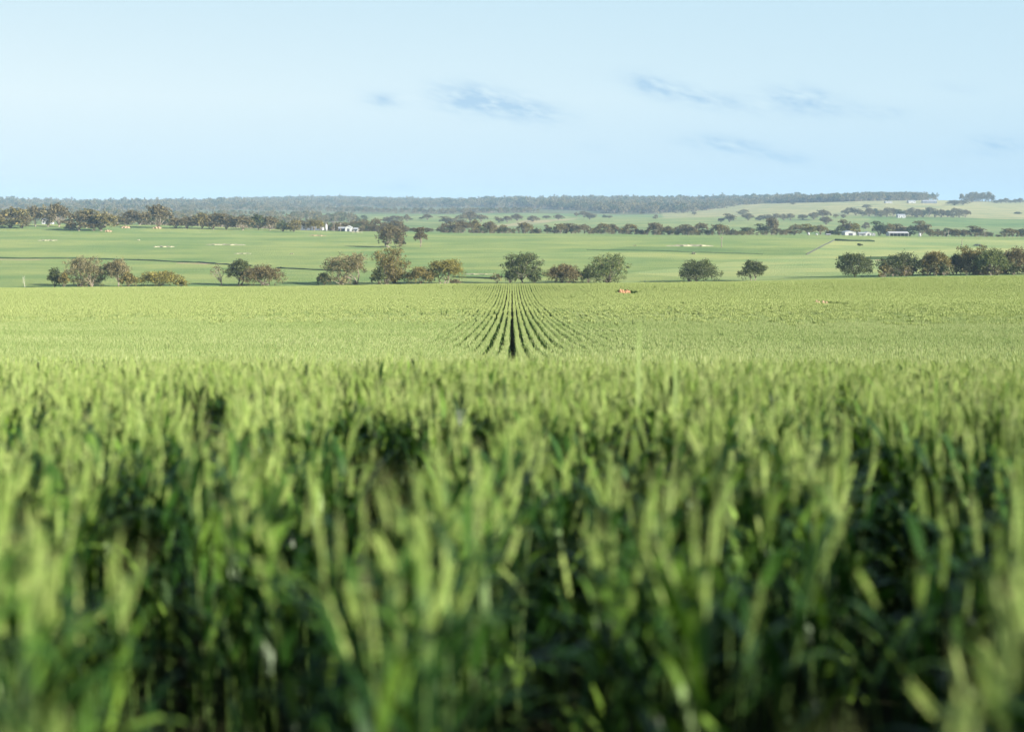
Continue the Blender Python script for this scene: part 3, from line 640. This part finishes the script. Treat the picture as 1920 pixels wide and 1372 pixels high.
MIDR = [(1392,442,18,8,'b','gold',1005),(1401,442,28,16,'u','dark'),(1431,441,26,22,'r','dark'),(1447,440,26,33,'u','brown',1120),(1456,441,22,14,'b','brown'),(1489,440,30,20,'r','olive'),(1515,440,24,21,'r','gold'),(1538,440,24,18,'u','olive'),(1556,440,20,9,'b','brown'),(1573,440,22,17,'r','dark',1060),(1588,440,26,29,'r','brown',1100),(1602,441,20,24,'r','gold',1080),
 (1649,441,26,27,'r','dark',1090),(1667,441,22,23,'r','olive',1090),(1686,441,24,22,'r','brown',1095),(1706,442,22,20,'r','dark',1080),(1727,442,28,29,'r','grey',1070),(1744,443,16,14,'b','olive'),(1758,443,14,14,'r','grey'),(1774,444,24,17,'r','dark'),(1791,444,22,15,'b','olive'),(1808,444,22,14,'b','brown'),(1830,444,28,21,'r','brown'),(1851,445,16,11,'b','grey'),(1873,445,10,5,'b','dark'),(1892,446,28,18,'u','olive'),(1914,446,28,17,'u','dark'),(1938,446,26,18,'u','olive')]
row_of(MIDR, 1035, 'from left in the line by the farm sheds', 'line of trees around the right-hand farm sheds')
FAR = [(738,418,34,14,'r','brown'),(726,417,16,11,'b','grey'),(763,416,13,14,'u','grey'),(770,413,8,4,'b','dark'),(790,411,9,4,'b','dark'),(801,413,16,12,'u','brown'),(838,421,26,16,'r','grey'),(862,419,26,17,'r','grey'),(881,416,28,20,'u','brown'),(902,417,22,15,'u','grey'),(936,418,16,12,'r','grey'),(951,418,16,13,'u','brown'),(969,415,22,14,'u','brown'),(999,416,22,12,'b','grey'),(1025,410,15,6,'b','brown'),(1047,412,17,10,'b','brown'),
 (1080,407,8,9,'u','grey'),(1095,408,18,12,'u','brown'),(1106,412,20,13,'r','brown'),(1133,409,8,6,'b','dark'),(1142,409,12,5,'b','grey'),(1229,411,9,9,'r','grey'),(1302,403,9,6,'b','grey'),(1352,417,13,8,'u','brown'),(1368,417,20,17,'r','brown'),(1393,403,18,11,'r','grey'),(1402,414,22,14,'u','grey'),(1425,414,16,11,'r','grey'),(1441,414,20,12,'r','brown'),(1456,414,16,14,'u','grey'),(1469,414,16,13,'u','grey'),(1482,414,16,14,'u','grey'),(1505,413,20,11,'u','grey'),
 (1525,413,18,15,'u','grey'),(1543,412,24,19,'u','brown'),(1548,422,22,16,'u','brown'),(1567,410,9,9,'u','grey'),(1581,410,9,8,'u','grey'),(1590,402,22,13,'r','grey'),(1605,404,22,15,'r','grey'),(1623,430,14,14,'r','brown',1250),(1487,384,8,5,'b','grey'),(1625,391,16,8,'b','grey'),(1908,402,14,5,'b','dark')]
row_of(FAR, 1900, 'from left among the far paddock trees', 'scattered trees in the far paddocks', (1230,3000))
GROVE = [(1618+i*11.3, 406, 17, 12+((i*5) % 7), 'rbu'[i % 3], ('grey','brown','dark','grey')[i % 4], 2100+(i % 3)*18) for i in range(18)]
row_of(GROVE, 2100, 'from left in the far homestead grove', 'grove round the far white house')
UP = [(1790,385,26,10,'b','grey'),(1806,384,22,9,'b','grey'),(1822,379,20,8,'b','grey')] + [(1803,373,9,10,'u','grey')] + [(1812+i*6, 372-(i % 3)*.5, 10, 9+(i % 4)*1.2, 'ru'[i % 2], 'grey') for i in range(9)] + [(1868+i*9, 381, 12, 6+(i % 3)*2, 'b', 'grey') for i in range(6)]
row_of(UP, 3200, 'from left on the right skyline knoll', 'trees on the right-hand skyline knoll', (2500,3450))
# ---- far woods, one mass each
WK = []
for i, (st_, lf) in enumerate([('r','grey'),('u','grey'),('r','dark'),('b','grey'),('r','olive'),('t','dark')]):
    tm, cm = proto_meshes({'r':'round','u':'umbrella','b':'bush','t':'tall'}[st_], lf, 90+i, 9, 9, 520, .75, .12, 10)
    vt = np.zeros(len(tm.vertices)*3); tm.vertices.foreach_get('co', vt); vc = np.zeros(len(cm.vertices)*3); cm.vertices.foreach_get('co', vc)
    vt = vt.reshape(-1, 3); vc = vc.reshape(-1, 3)
    f = [tuple(p.vertices) for p in tm.polygons] + [tuple(q+len(vt) for q in p.vertices) for p in cm.polygons]
    WK.append(mesh_from('wood_tree', np.concatenate([vt, vc]), f, [BARK, LEAVES[lf]], [0]*len(tm.polygons)+[1]*len(cm.polygons)))
def wood(name, label, poly, n, seed, hmin=.8, hmax=1.5, thin=0.0):
    """poly: plan outline as (picture column, distance) pairs"""
    r = np.random.default_rng(seed); pl = [((u-960)/FPX, y) for u, y in poly]
    a0, a1 = min(p[0] for p in pl), max(p[0] for p in pl); y0, y1 = min(p[1] for p in pl), max(p[1] for p in pl)
    a = r.uniform(a0, a1, n*8); y = r.uniform(y0, y1, n*8); k = inside(a, y, pl)
    if thin: k &= (np.sin(a*140+y*.011)*np.sin(y*.019-a*90)+r.normal(0, .3, n*8)) > thin
    a, y = a[k][:n], y[k][:n]; x = a*y; z = ground(x, y)-.2
    s = (hmin+(hmax-hmin)*np.clip(.42+.33*np.sin(x/31+y*.4)*np.sin(x/57-y*.3+2)+.25*np.sin(x/140+1)+r.normal(0, .2, len(x)), 0, 1.25))[:, None]*np.array([[1,1,1.0]]); s[:, 2] *= r.uniform(.85, 1.15, len(x))
    rot = np.zeros((len(x), 3)); rot[:, 2] = r.uniform(0, 6.28, len(x))
    return scatter(name, np.stack([x, y, z], 1), rot, s, r.integers(0, len(WK), len(x)), WK, kind='stuff', label=label)
wood('skyline_wood', 'blue-grey wood along the skyline on the left', [(-60,3300),(500,3300),(760,3900),(760,4300),(-60,4300)], 2100, 1, .8, 2.3, -.3)
wood('hill_wood', 'hazy wooded hill on the skyline left of centre', [(380,5100),(450,4600),(560,4350),(800,4350),(860,5300),(380,5300)], 2200, 2, .9, 1.9)
wood('skyline_wood', 'blue-grey wood along the skyline in the centre', [(640,3700),(1000,3500),(1000,4350),(640,4350)], 1800, 3, .8, 2.3, -.35)
wood('skyline_wood', 'thick wood on the skyline right of centre', [(1000,3300),(1130,2750),(1300,2700),(1390,3150),(1500,3300),(1500,4350),(1000,4350)], 3300, 4, .8, 2.2, -.4)
wood('hilltop_wood', 'dark wood on top of the right-hand tan hill', [(1455,3150),(1590,3020),(1700,3150),(1752,3300),(1700,3420),(1455,3420)], 1300, 5, 1.3, 1.9)
wood('scrub', 'mixed scrub in the valley behind the left crest', [(-60,2100),(220,2300),(640,2300),(700,1800),(560,1450),(330,1300),(200,1600),(-60,1750)], 1000, 6, .7, 1.25, .12)
wood('scrub', 'thin band of scrub in front of the central skyline wood', [(640,2700),(860,2550),(1010,2600),(1010,2760),(640,2900)], 300, 7, .7, 1.1)
wood('skyline_wood', 'low woods at the foot of the left skyline', [(-60,2700),(640,2750),(700,3250),(-60,3250)], 900, 8, .8, 1.3, .1)

def hedge(label, us, Y0, Y1, n, seed, a, b_):
    wood('scrub', label, [(us[0],Y0),(us[1],Y0),(us[1],Y1),(us[0],Y1)], n, seed, a, b_)
hedge('low grey-brown scrub under the tree line behind the middle slope', (822,1335), 1006, 1030, 150, 11, .25, .5)
hedge('low scrub under the trees by the farm sheds', (1345,1480), 1008, 1030, 45, 12, .25, .45)
hedge('low scrub under the tree line at far right', (1740,1930), 1008, 1040, 50, 13, .2, .45)
hedge('dark undergrowth filling the right-hand thicket', (1652,1935), 402, 420, 60, 16, .22, .4)
hedge('brown scrub behind the white farmhouse', (600,760), 1035, 1120, 130, 14, .5, .85)
hedge('brown scrub behind the crest gums on the left', (215,560), 1035, 1180, 190, 15, .6, 1.0)
# ------------------------------------------------------------------ farm buildings
WHITE = plain_mat('white_sheet_metal', (.46,.47,.48), (.36,.37,.38), scale=.7, rough=.45, bump=.1)
GALV = plain_mat('galvanised_iron', (.50,.53,.56), (.40,.42,.45), scale=.5, rough=.4, bump=.1, metal=.3)
DARKW = plain_mat('dark_wall', (.045,.05,.07), (.07,.075,.09), scale=.8, rough=.6)
BLUEG = plain_mat('blue_grey_wall', (.10,.12,.16), (.15,.17,.20), scale=.8)
GLASS = plain_mat('window_dark', (.03,.035,.04), rough=.15, bump=0, spec=.6)
WOODM = plain_mat('weathered_timber', (.30,.26,.21), (.2,.17,.14), scale=4, stretch=(1,1,.2))
def shed(name, label, cat, u0, u1, vt, vb, Y, depth, wallm, roofm, style='gable_side', open_front=False, rz=0, endm=None, door=True):
    X0, X1 = xat(u0, vb, Y), xat(u1, vb, Y); X = (X0+X1)/2; Z = float(ground(X, Y)); w = X1-X0
    H = (CAMZ-Y*slope(vt)) - Z; H = max(H, (vb-vt)*Y/FPX*.9)
    t = thing(name, label, cat, (X, Y, Z-.05), rz)
    rh = H*.30; eh = H-rh; hw, hd = w/2, depth/2; th = .12
    b = MB()
    if style == 'gable_side':            # ridge runs left-right
        if not open_front: b.box(-hw, hw, -hd, -hd+th, 0, eh)
        b.box(-hw, hw, hd-th, hd, 0, eh)
        add('wall', b.me('wall', wallm), t)
        for s in (-1, 1):
            e = MB(); x0, x1 = (s*hw-th/2-.003, s*hw+th/2+.003)
            e.add([(x, y, z) for x in (x0, x1) for y, z in ((-hd+.01,0),(hd-.01,0),(hd-.01,eh),(0,H-.05),(-hd+.01,eh))], [(0,1,2,3,4),(9,8,7,6,5),(0,5,6,1),(1,6,7,2),(2,7,8,3),(3,8,9,4),(4,9,5,0)])
            add('end_wall', e.me('end_wall', endm or wallm), t)
        rf = MB(); o = .35
        for s in (-1, 1):
            rf.add([(-hw-o, 0, H), (hw+o, 0, H), (hw+o, s*(hd+o), eh-.1), (-hw-o, s*(hd+o), eh-.1), (-hw-o, 0, H+.1), (hw+o, 0, H+.1), (hw+o, s*(hd+o), eh), (-hw-o, s*(hd+o), eh)],
                   [(0,1,2,3),(4,5,6,7),(0,1,5,4),(1,2,6,5),(2,3,7,6),(3,0,4,7)])
        add('roof', rf.me('roof', roofm), t)
        if open_front:
            for k in range(6):
                p = MB(); x = -hw+.3+(w-.6)*k/5; p.tube([(x,-hd+.2,0),(x,-hd+.2,eh)], [.1,.1], 6); add('post', p.me('post', WHITE), t)
        else:
            for k in (-.55, 0, .55):
                p = MB()
                if k == 0 and door: p.box(-.6, .6, -hd-.05, -hd-.003, 0, min(2.1, eh*.8)); add('door', p.me('door', DARKW), t)
                else: p.box(k*hw*1.1-.7, k*hw*1.1+.7, -hd-.05, -hd-.003, eh*.35, eh*.75); add('window', p.me('window', GLASS), t)
    else:                                 # gable faces the camera
        b.add([(x, y, z) for y in (-hd, hd) for x, z in ((-hw,0),(hw,0),(hw,eh),(0,H-.03),(-hw,eh))], [(0,1,2,3,4),(9,8,7,6,5),(0,5,6,1),(1,6,7,2),(3,8,9,4),(4,9,5,0),(2,7,8,3)])
        add('wall', b.me('wall', wallm), t)
        rf = MB(); o = .3
        for s in (-1, 1):
            rf.add([(0,-hd-o,H+.02),(0,hd+o,H+.02),(s*(hw+o),hd+o,eh-.05),(s*(hw+o),-hd-o,eh-.05),(0,-hd-o,H+.14),(0,hd+o,H+.14),(s*(hw+o),hd+o,eh+.07),(s*(hw+o),-hd-o,eh+.07)],
                   [(0,1,2,3),(4,5,6,7),(0,1,5,4),(1,2,6,5),(2,3,7,6),(3,0,4,7)])
        add('roof', rf.me('roof', roofm), t)
        p = MB(); p.box(-w*.16, w*.22, -hd-.05, -hd-.003, 0, eh*.72); add('door', p.me('door', DARKW), t)
    return t
shed('machinery_shed','long open-fronted machinery shed with pale roof and dark bays right of the white sheds','shed',1664.5,1700,434.5,444,1006,9,DARKW,WHITE,open_front=True,endm=WHITE)
shed('white_shed','white gabled shed with a dark doorway, leftmost of the right-hand farm buildings','shed',1581,1601,432.5,441.5,1012,11,WHITE,GALV,'gable_front')
shed('farm_shed','low white shed with sloping roof left part of the pair between gabled and machinery sheds','shed',1609,1621,436,443,1012,8,WHITE,GALV)
shed('farm_shed','small white gabled shed right part of the pair left of the machinery shed','shed',1620,1631,434.5,442.5,1020,8,WHITE,WHITE,'gable_front')
shed('pump_shed','tiny cream hut right of the small gabled shed','hut',1635,1640,437,442.5,1008,3,WHITE,WHITE,'gable_front')
shed('storage_shed','low flat white shed in front of shrubs left of the gabled shed','shed',1549,1556,439.3,442.3,1006,4,WHITE,WHITE)
shed('long_shed','long dark shed with white ends half hidden by gums on the left crest','shed',563,606,420,429.5,1030,10,BLUEG,BLUEG,endm=WHITE)
shed('farmhouse','white gabled farmhouse with side roof behind the left crest','house',648.5,660,423.5,433,1000,10,WHITE,WHITE,'gable_front')
shed('house_wing','grey-roofed low wing left of the white gabled farmhouse','house',636,647,425.5,432,1006,8,BLUEG,GALV)
shed('outbuilding','small white outbuilding right of the farmhouse gable','shed',664,671,427,433,1000,5,WHITE,GALV)
shed('white_shed','long low white shed behind the gum trunks at far left','shed',82,98,409.5,415.5,1020,8,WHITE,WHITE)
shed('hill_shed','white shed on the tan hill, leftmost of the skyline sheds','shed',1659,1671,377.5,380.5,2860,14,WHITE,WHITE)
shed('hill_shed','pale blue-white shed on the tan hill, middle of the skyline sheds','shed',1702,1715,375.8,380.5,2880,14,WHITE,GALV)
shed('hill_shed','long grey-roofed shed with white end, rightmost of the skyline sheds','shed',1729,1755,375.5,379.8,2880,14,BLUEG,GALV,endm=WHITE)
shed('homestead','white-roofed homestead inside the far grove','house',1682,1696,401.5,404.5,2085,10,WHITE,GALV)
def silo(label, u, w, vt, vb, Y, cat='silo'):
    X = xat(u, vb, Y); Z = float(ground(X, Y)); r_ = w*Y/FPX/2; H = max((CAMZ-Y*slope(vt))-Z, 2*r_)
    t = thing(cat.replace(' ', '_'), label, cat, (X, Y, Z-.05)); b = MB(); b.tube([(0,0,0),(0,0,H*.78)], [r_, r_], 20); add('body', b.me('body', WHITE, True), t)
    c = MB(); c.tube([(0,0,H*.78),(0,0,H*.94),(0,0,H)], [r_*1.04, r_*.4, .08], 20); add('roof', c.me('roof', GALV), t)
silo('white silo at the right end of the long dark shed', 611.5, 5, 419.5, 430, 1004)
silo('white water tank right of the machinery shed', 1724.5, 4.5, 436.5, 443, 1008, 'water tank')
silo('small white water tank left of the low flat white shed', 1516, 4, 435.5, 441, 1008, 'water tank')
silo('tiny white tank between the cream tank and the low white shed', 1531, 3.5, 437.5, 441.5, 1008, 'water tank')
def pole(label, u, vt, vb, Y, arm=True, win=None):
    if win: X, Y, Z = hit(u, vb, *win, ynom=Y)
    else: X = xat(u, vb, Y); Z = float(ground(X, Y))
    H = max((CAMZ-Y*slope(vt))-Z, 4)
    t = thing('power_pole', label, 'power pole', (X, Y, Z-.1)); b = MB(); b.tube([(0,0,0),(0,0,H*.5),(0,0,H)], [.20,.17,.13], 8); add('shaft', b.me('shaft', WOODM), t)
    if arm:
        c = MB(); c.box(-1.1, 1.1, -.07, .07, H-.9, H-.72); add('crossarm', c.me('crossarm', WOODM), t)
pole('power pole left of the white farmhouse, nearer the silo', 626.5, 417, 431, 996)
pole('power pole left of the white farmhouse, nearer its wing', 638.5, 417, 432, 994)
pole('power pole on the green slope right of the long pale outcrop', 1353, 443, 464, 760, win=(500,980))
pole('tall pole among the trees right of the water tank', 1771.5, 434, 443.5, 1003)
pole('thin pole just right of the tall one past the water tank', 1778, 431, 443.5, 1004)
pole('thin pale pole on the pale slope left of the thicket', 1803.5, 447, 461, 800, False, (500,980))
pole('pole among the trees at the far right of the shed line', 1846, 430, 444.5, 1004)
# white dead sapling at the far left
b = MB(); X, Y = xat(45, 540, 396), 396.; Z = float(ground(X, Y)); H = (CAMZ-Y*slope(517))-Z
b.tube([(.3,0,-.2),(.15,0,H*.3),(-.1,0,H*.65),(-.25,0,H)], [.06,.045,.03,.015], 6)
for k, (hz, dx) in enumerate([(.4,.5),(.5,-.5),(.62,.45),(.7,-.45),(.82,.3),(.35,-.6)]): b.tube([(0,0,H*hz),(dx*.5,.1,H*(hz+.06)),(dx,.2,H*(hz+.16))], [.04,.03,.012], 4)
t = thing('dead_sapling', 'white leafless sapling alone at the far left edge of the wheat', 'dead tree', (X, Y, Z)); add('trunk', b.me('trunk', plain_mat('bleached_wood', (.62,.58,.5))), t)

# ------------------------------------------------------------------ rocks and bare patches
STONE = plain_mat('pale_granite', (.46,.43,.30), (.24,.25,.13), scale=.5, rough=.9, bump=.6)
ORANGE = plain_mat('orange_laterite', (.36,.21,.12), (.26,.14,.08), scale=2.5, rough=.9, bump=.6)
PINK = plain_mat('pinkish_stone', (.44,.31,.20), (.32,.22,.14), scale=3, rough=.9, bump=.6)
def rock_mesh(sx, sy, sz, seed, m):
    import bmesh
    bm = bmesh.new(); bmesh.ops.create_icosphere(bm, subdivisions=2, radius=1); rd = random.Random(seed)
    ks = [(Vector((rd.gauss(0,1), rd.gauss(0,1), rd.gauss(0,1))).normalized(), rd.uniform(.55,.9)) for _ in range(9)]
    for v in bm.verts:
        for d, l in ks:
            e = v.co.dot(d)-l
            if e > 0: v.co -= d*e
        v.co = Vector((v.co.x*sx, v.co.y*sy, v.co.z*sz))
    me = bpy.data.meshes.new('rock'); bm.to_mesh(me); bm.free(); me.materials.append(m); return me
def rock_pile(label, u, v, wpx, hpx, Y, m, n, seed):
    X = xat(u, v, Y); Z = float(ground(X, Y)); H = (CAMZ-Y*slope(v-hpx*(.9 if Y < 140 else .5)))-Z; w = wpx*Y/FPX; rd = random.Random(seed)
    t = thing('rock_pile', label, 'rock pile', (X, Y, Z))
    for k in range(n):
        f = (k+.5)/n-.5; h = H*(1-abs(f)*.5)*rd.uniform(.85, 1.05); s = w/n*rd.uniform(.8, 1.2)
        add('rock', rock_mesh(s, s*.9, h*.55, seed*9+k, m), t, (f*w, rd.uniform(-.4,.4), h*.45))
rock_pile('bright orange rock pile poking out of the wheat right of the converging rows', 1170, 541, 26, 7, 165, ORANGE, 6, 3)
rock_pile('pinkish rock pile in the wheat field right of centre', 1541, 566, 26, 8, 118, PINK, 7, 5)
def outcrop(label, u0, u1, v, thick, hm, m, Y=700, seed=1, win=(480,990), name='rock_outcrop', cat='rock outcrop'):
    u = (u0+u1)/2; X, Y, Z = hit(u, v, *win, ynom=Y); w = (u1-u0)*Y/FPX
    dep = thick; r = np.random.default_rng(seed); nx, ny = 46, 14
    gx = np.linspace(-.5, .5, nx); gy = np.linspace(-.5, .5, ny); GX, GY = np.meshgrid(gx, gy)
    ph = r.uniform(0, 6, 6)
    edge = np.clip(1-(2*np.abs(GX))**2.4 - (2*np.abs(GY)*(1.25+.5*np.sin(GX*17+ph[0])))**2, -1, 1)
    bump = .55+.45*np.sin(GX*31+ph[1]+3*np.sin(GY*5))*np.sin(GX*13+ph[2]) + .25*r.random(GX.shape)
    h = np.where(edge > 0, hm*np.sqrt(np.maximum(edge, 0))*np.maximum(bump, .12), edge*.6)
    WX, WY = X+GX*w, Y+GY*dep; WZ = ground(WX, WY)+h-.02
    V = np.stack([WX-X, WY-Y, WZ-Z], -1).reshape(-1, 3); i = np.arange((nx-1)*(ny-1)); b0 = (i//(nx-1))*nx + i % (nx-1)
    o = add(name, mesh_from(name, V, np.stack([b0, b0+1, b0+nx+1, b0+nx], 1), [m]), None, (X, Y, Z), label=label, category=cat); return o
outcrop('long pale sandy rock outcrop on the slope left of the power pole',1248,1338,461.5,9,.9,STONE,seed=2)
outcrop('small pale stone on the slope just below the long sandy outcrop',1296,1305,476.5,3,1.0,STONE,seed=3)
outcrop('tiny pale stone left of the long sandy outcrop',1187,1194,461,2.5,.5,STONE,seed=31)
outcrop('low pale rock patch on the left slope under the big crest gums',72,108,451,9,.5,STONE,seed=4)
outcrop('pale stone with a long tail of rubble on the left slope',286,328,463.3,6,.7,STONE,seed=5)
outcrop('long thin pale rock ledge on the left slope left of the two-tone clump',385,462,459.5,8,.6,STONE,seed=6)
outcrop('thin pale ledge below the long one on the left slope',438,472,475.5,5,.35,STONE,seed=7)
outcrop('orange-tinged rubble patch on the slope below the long dark shed',578,612,442,6,.5,PINK,seed=8)
outcrop('pair of small pale stones on the left slope between ledge and tallest gum',543,551,476.5,3,.5,STONE,seed=9)
outcrop('small pale stone far left of the long rock ledge',257,263,450.8,2.5,.6,STONE,seed=10)
outcrop('pale bare bank on the slope under the shed line at far right',1826,1842,461,8,1.0,STONE,seed=11)
outcrop('bare sandy ledge right of the golden gum below the slope',868,925,514.5,4,.35,STONE,seed=12,win=(402,900))
outcrop('orange earth mound at the foot of the crest trees, left one',228,244,420.3,6,1.5,PINK,Y=930,seed=13,win=(850,1020),name='earth_mound',cat='earth mound')
outcrop('orange earth mound at the foot of the crest trees, right one',286,303,420.6,6,1.4,PINK,Y=930,seed=14,win=(850,1020),name='earth_mound',cat='earth mound')
outcrop('pinkish earth mound at the trunk of the crest gum pair',198,209,434.5,6,1.2,PINK,Y=930,seed=15,win=(780,1000),name='earth_mound',cat='earth mound')
outcrop('pale stony ground in front of the white farmhouse',655,680,436,6,.8,STONE,seed=16,win=(850,1000))

# ------------------------------------------------------------------ contour banks, verges, fence
SOIL = plain_mat('bare_tan_soil', (.46,.34,.22), (.34,.25,.16), scale=.4, rough=.95)
RANK = plant_mat('rank_grass', (.030,.055,.022), (.05,.085,.03), scale=.3, trans=.1)
def bank(pts, wid, hgt, m, win, name='contour_bank', rough=.25, label=None):
    P = [Vector(hit(u, v, *win)) for u, v in pts]; Q = []
    for a, c in zip(P, P[1:]):
        n = max(2, int((c-a).length/3)); Q += [a.lerp(c, k/n) for k in range(n)]
    Q.append(P[-1]); r = random.Random(len(Q)); b = MB(); vs = []
    for i, p in enumerate(Q):
        d = (Q[min(i+1, len(Q)-1)]-Q[max(i-1, 0)]); d.z = 0; d.normalize(); s = Vector((-d.y, d.x, 0))
        w = wid*r.uniform(.75, 1.25); h = hgt*r.uniform(1-rough, 1+rough)
        for k, hh in ((-1,-.1),(-.5,.8),(0,1),(.5,.75),(1,-.1)):
            q = p+s*w*k*.5; vs.append((q.x, q.y, float(ground(q.x, q.y))+h*hh))
    b.add(vs, [(i*5+k, i*5+k+1, i*5+k+6, i*5+k+5) for i in range(len(Q)-1) for k in range(4)])
    return add(name, b.me(name, m, True), kind='structure', **({'label': label} if label else {}))
BW = (402, 980)
bank([(-60,484.5),(0,484.8),(80,485.2),(160,485.6),(240,487.6),(330,491.5),(375,493),(415,496),(470,499)], 1.7, .5, RANK, BW)
bank([(520,503),(560,505),(610,507.5),(660,510)], 1.5, .4, RANK, BW)
bank([(850,520.5),(900,522),(930,523.5)], 1.5, .4, RANK, BW)
bank([(-60,486.4),(0,486.6),(80,486.9)], 4, .10, SOIL, BW, 'bare_soil')
bank([(335,493.6),(365,494.2),(395,495.2)], 5, .12, SOIL, BW, 'bare_soil')
bank([(1100,468.5),(1180,469.5),(1260,471.5),(1340,474),(1430,477)], 1.5, .2, RANK, BW)
bank([(1512,477.5),(1530,468),(1548,458.5),(1566,450)], .9, .4, RANK, BW, 'grass_verge')
bank([(1566,451.5),(1600,452.4),(1640,453.4)], 2.2, 1.0, RANK, BW, 'grass_verge')
bank([(1572,486),(1620,486.3),(1680,486.8)], 3, 1.2, RANK, BW, 'grass_verge')
bank([(1640,488),(1665,488.4)], 5, .15, SOIL, BW, 'bare_soil')
bank([(1180,533),(1215,531.8),(1250,531.3)], 4, .3, SOIL, (300,460), 'track')
# wire fence along the boundary between the dark and the pale crop
P = [Vector(hit(u, v, *BW)) for u, v in [(1512,479),(1530,469.5),(1548,460),(1566,451.5)]]
ft = thing('wire_fence', 'wire fence climbing the slope between the dark green and the pale crop', 'fence', tuple(P[0]))
Q = [P[i].lerp(P[i+1], k/14) for i in range(3) for k in range(14)] + [P[3]]
pm = None
for q in Q:
    z = float(ground(q.x, q.y))
    if pm is None: b = MB(); b.tube([(0,0,-.2),(0,0,1.0)], [.05,.045], 6); pm = b.me('post', BARKD)
    add('post', pm, ft, (q.x-P[0].x, q.y-P[0].y, z-P[0].z))
for hz in (.3,.6,.92):
    b = MB(); b.tube([(q.x-P[0].x, q.y-P[0].y, float(ground(q.x, q.y))+hz-P[0].z) for q in Q], [.012]*len(Q), 4); add('wire', b.me('wire', GALV), ft)

# ------------------------------------------------------------------ haze: the air over the whole district
hz = MB(); hz.box(-4700, 4700, -160, 8010, float(ZG.min())-1.5, float(ZG.max())+45)
m, t = mat('haze_air'); pv = nd(t, 'ShaderNodeVolumePrincipled', i_Density=1.15e-4); pv.inputs['Color'].default_value = (.50,.75,1.0,1); pv.inputs['Anisotropy'].default_value = -.05
o_ = nd(t, 'ShaderNodeOutputMaterial'); t.links.new(pv.outputs[0], o_.inputs['Volume'])
add('haze', hz.me('haze', m), kind='stuff', label='thin blue air haze over the far hills')
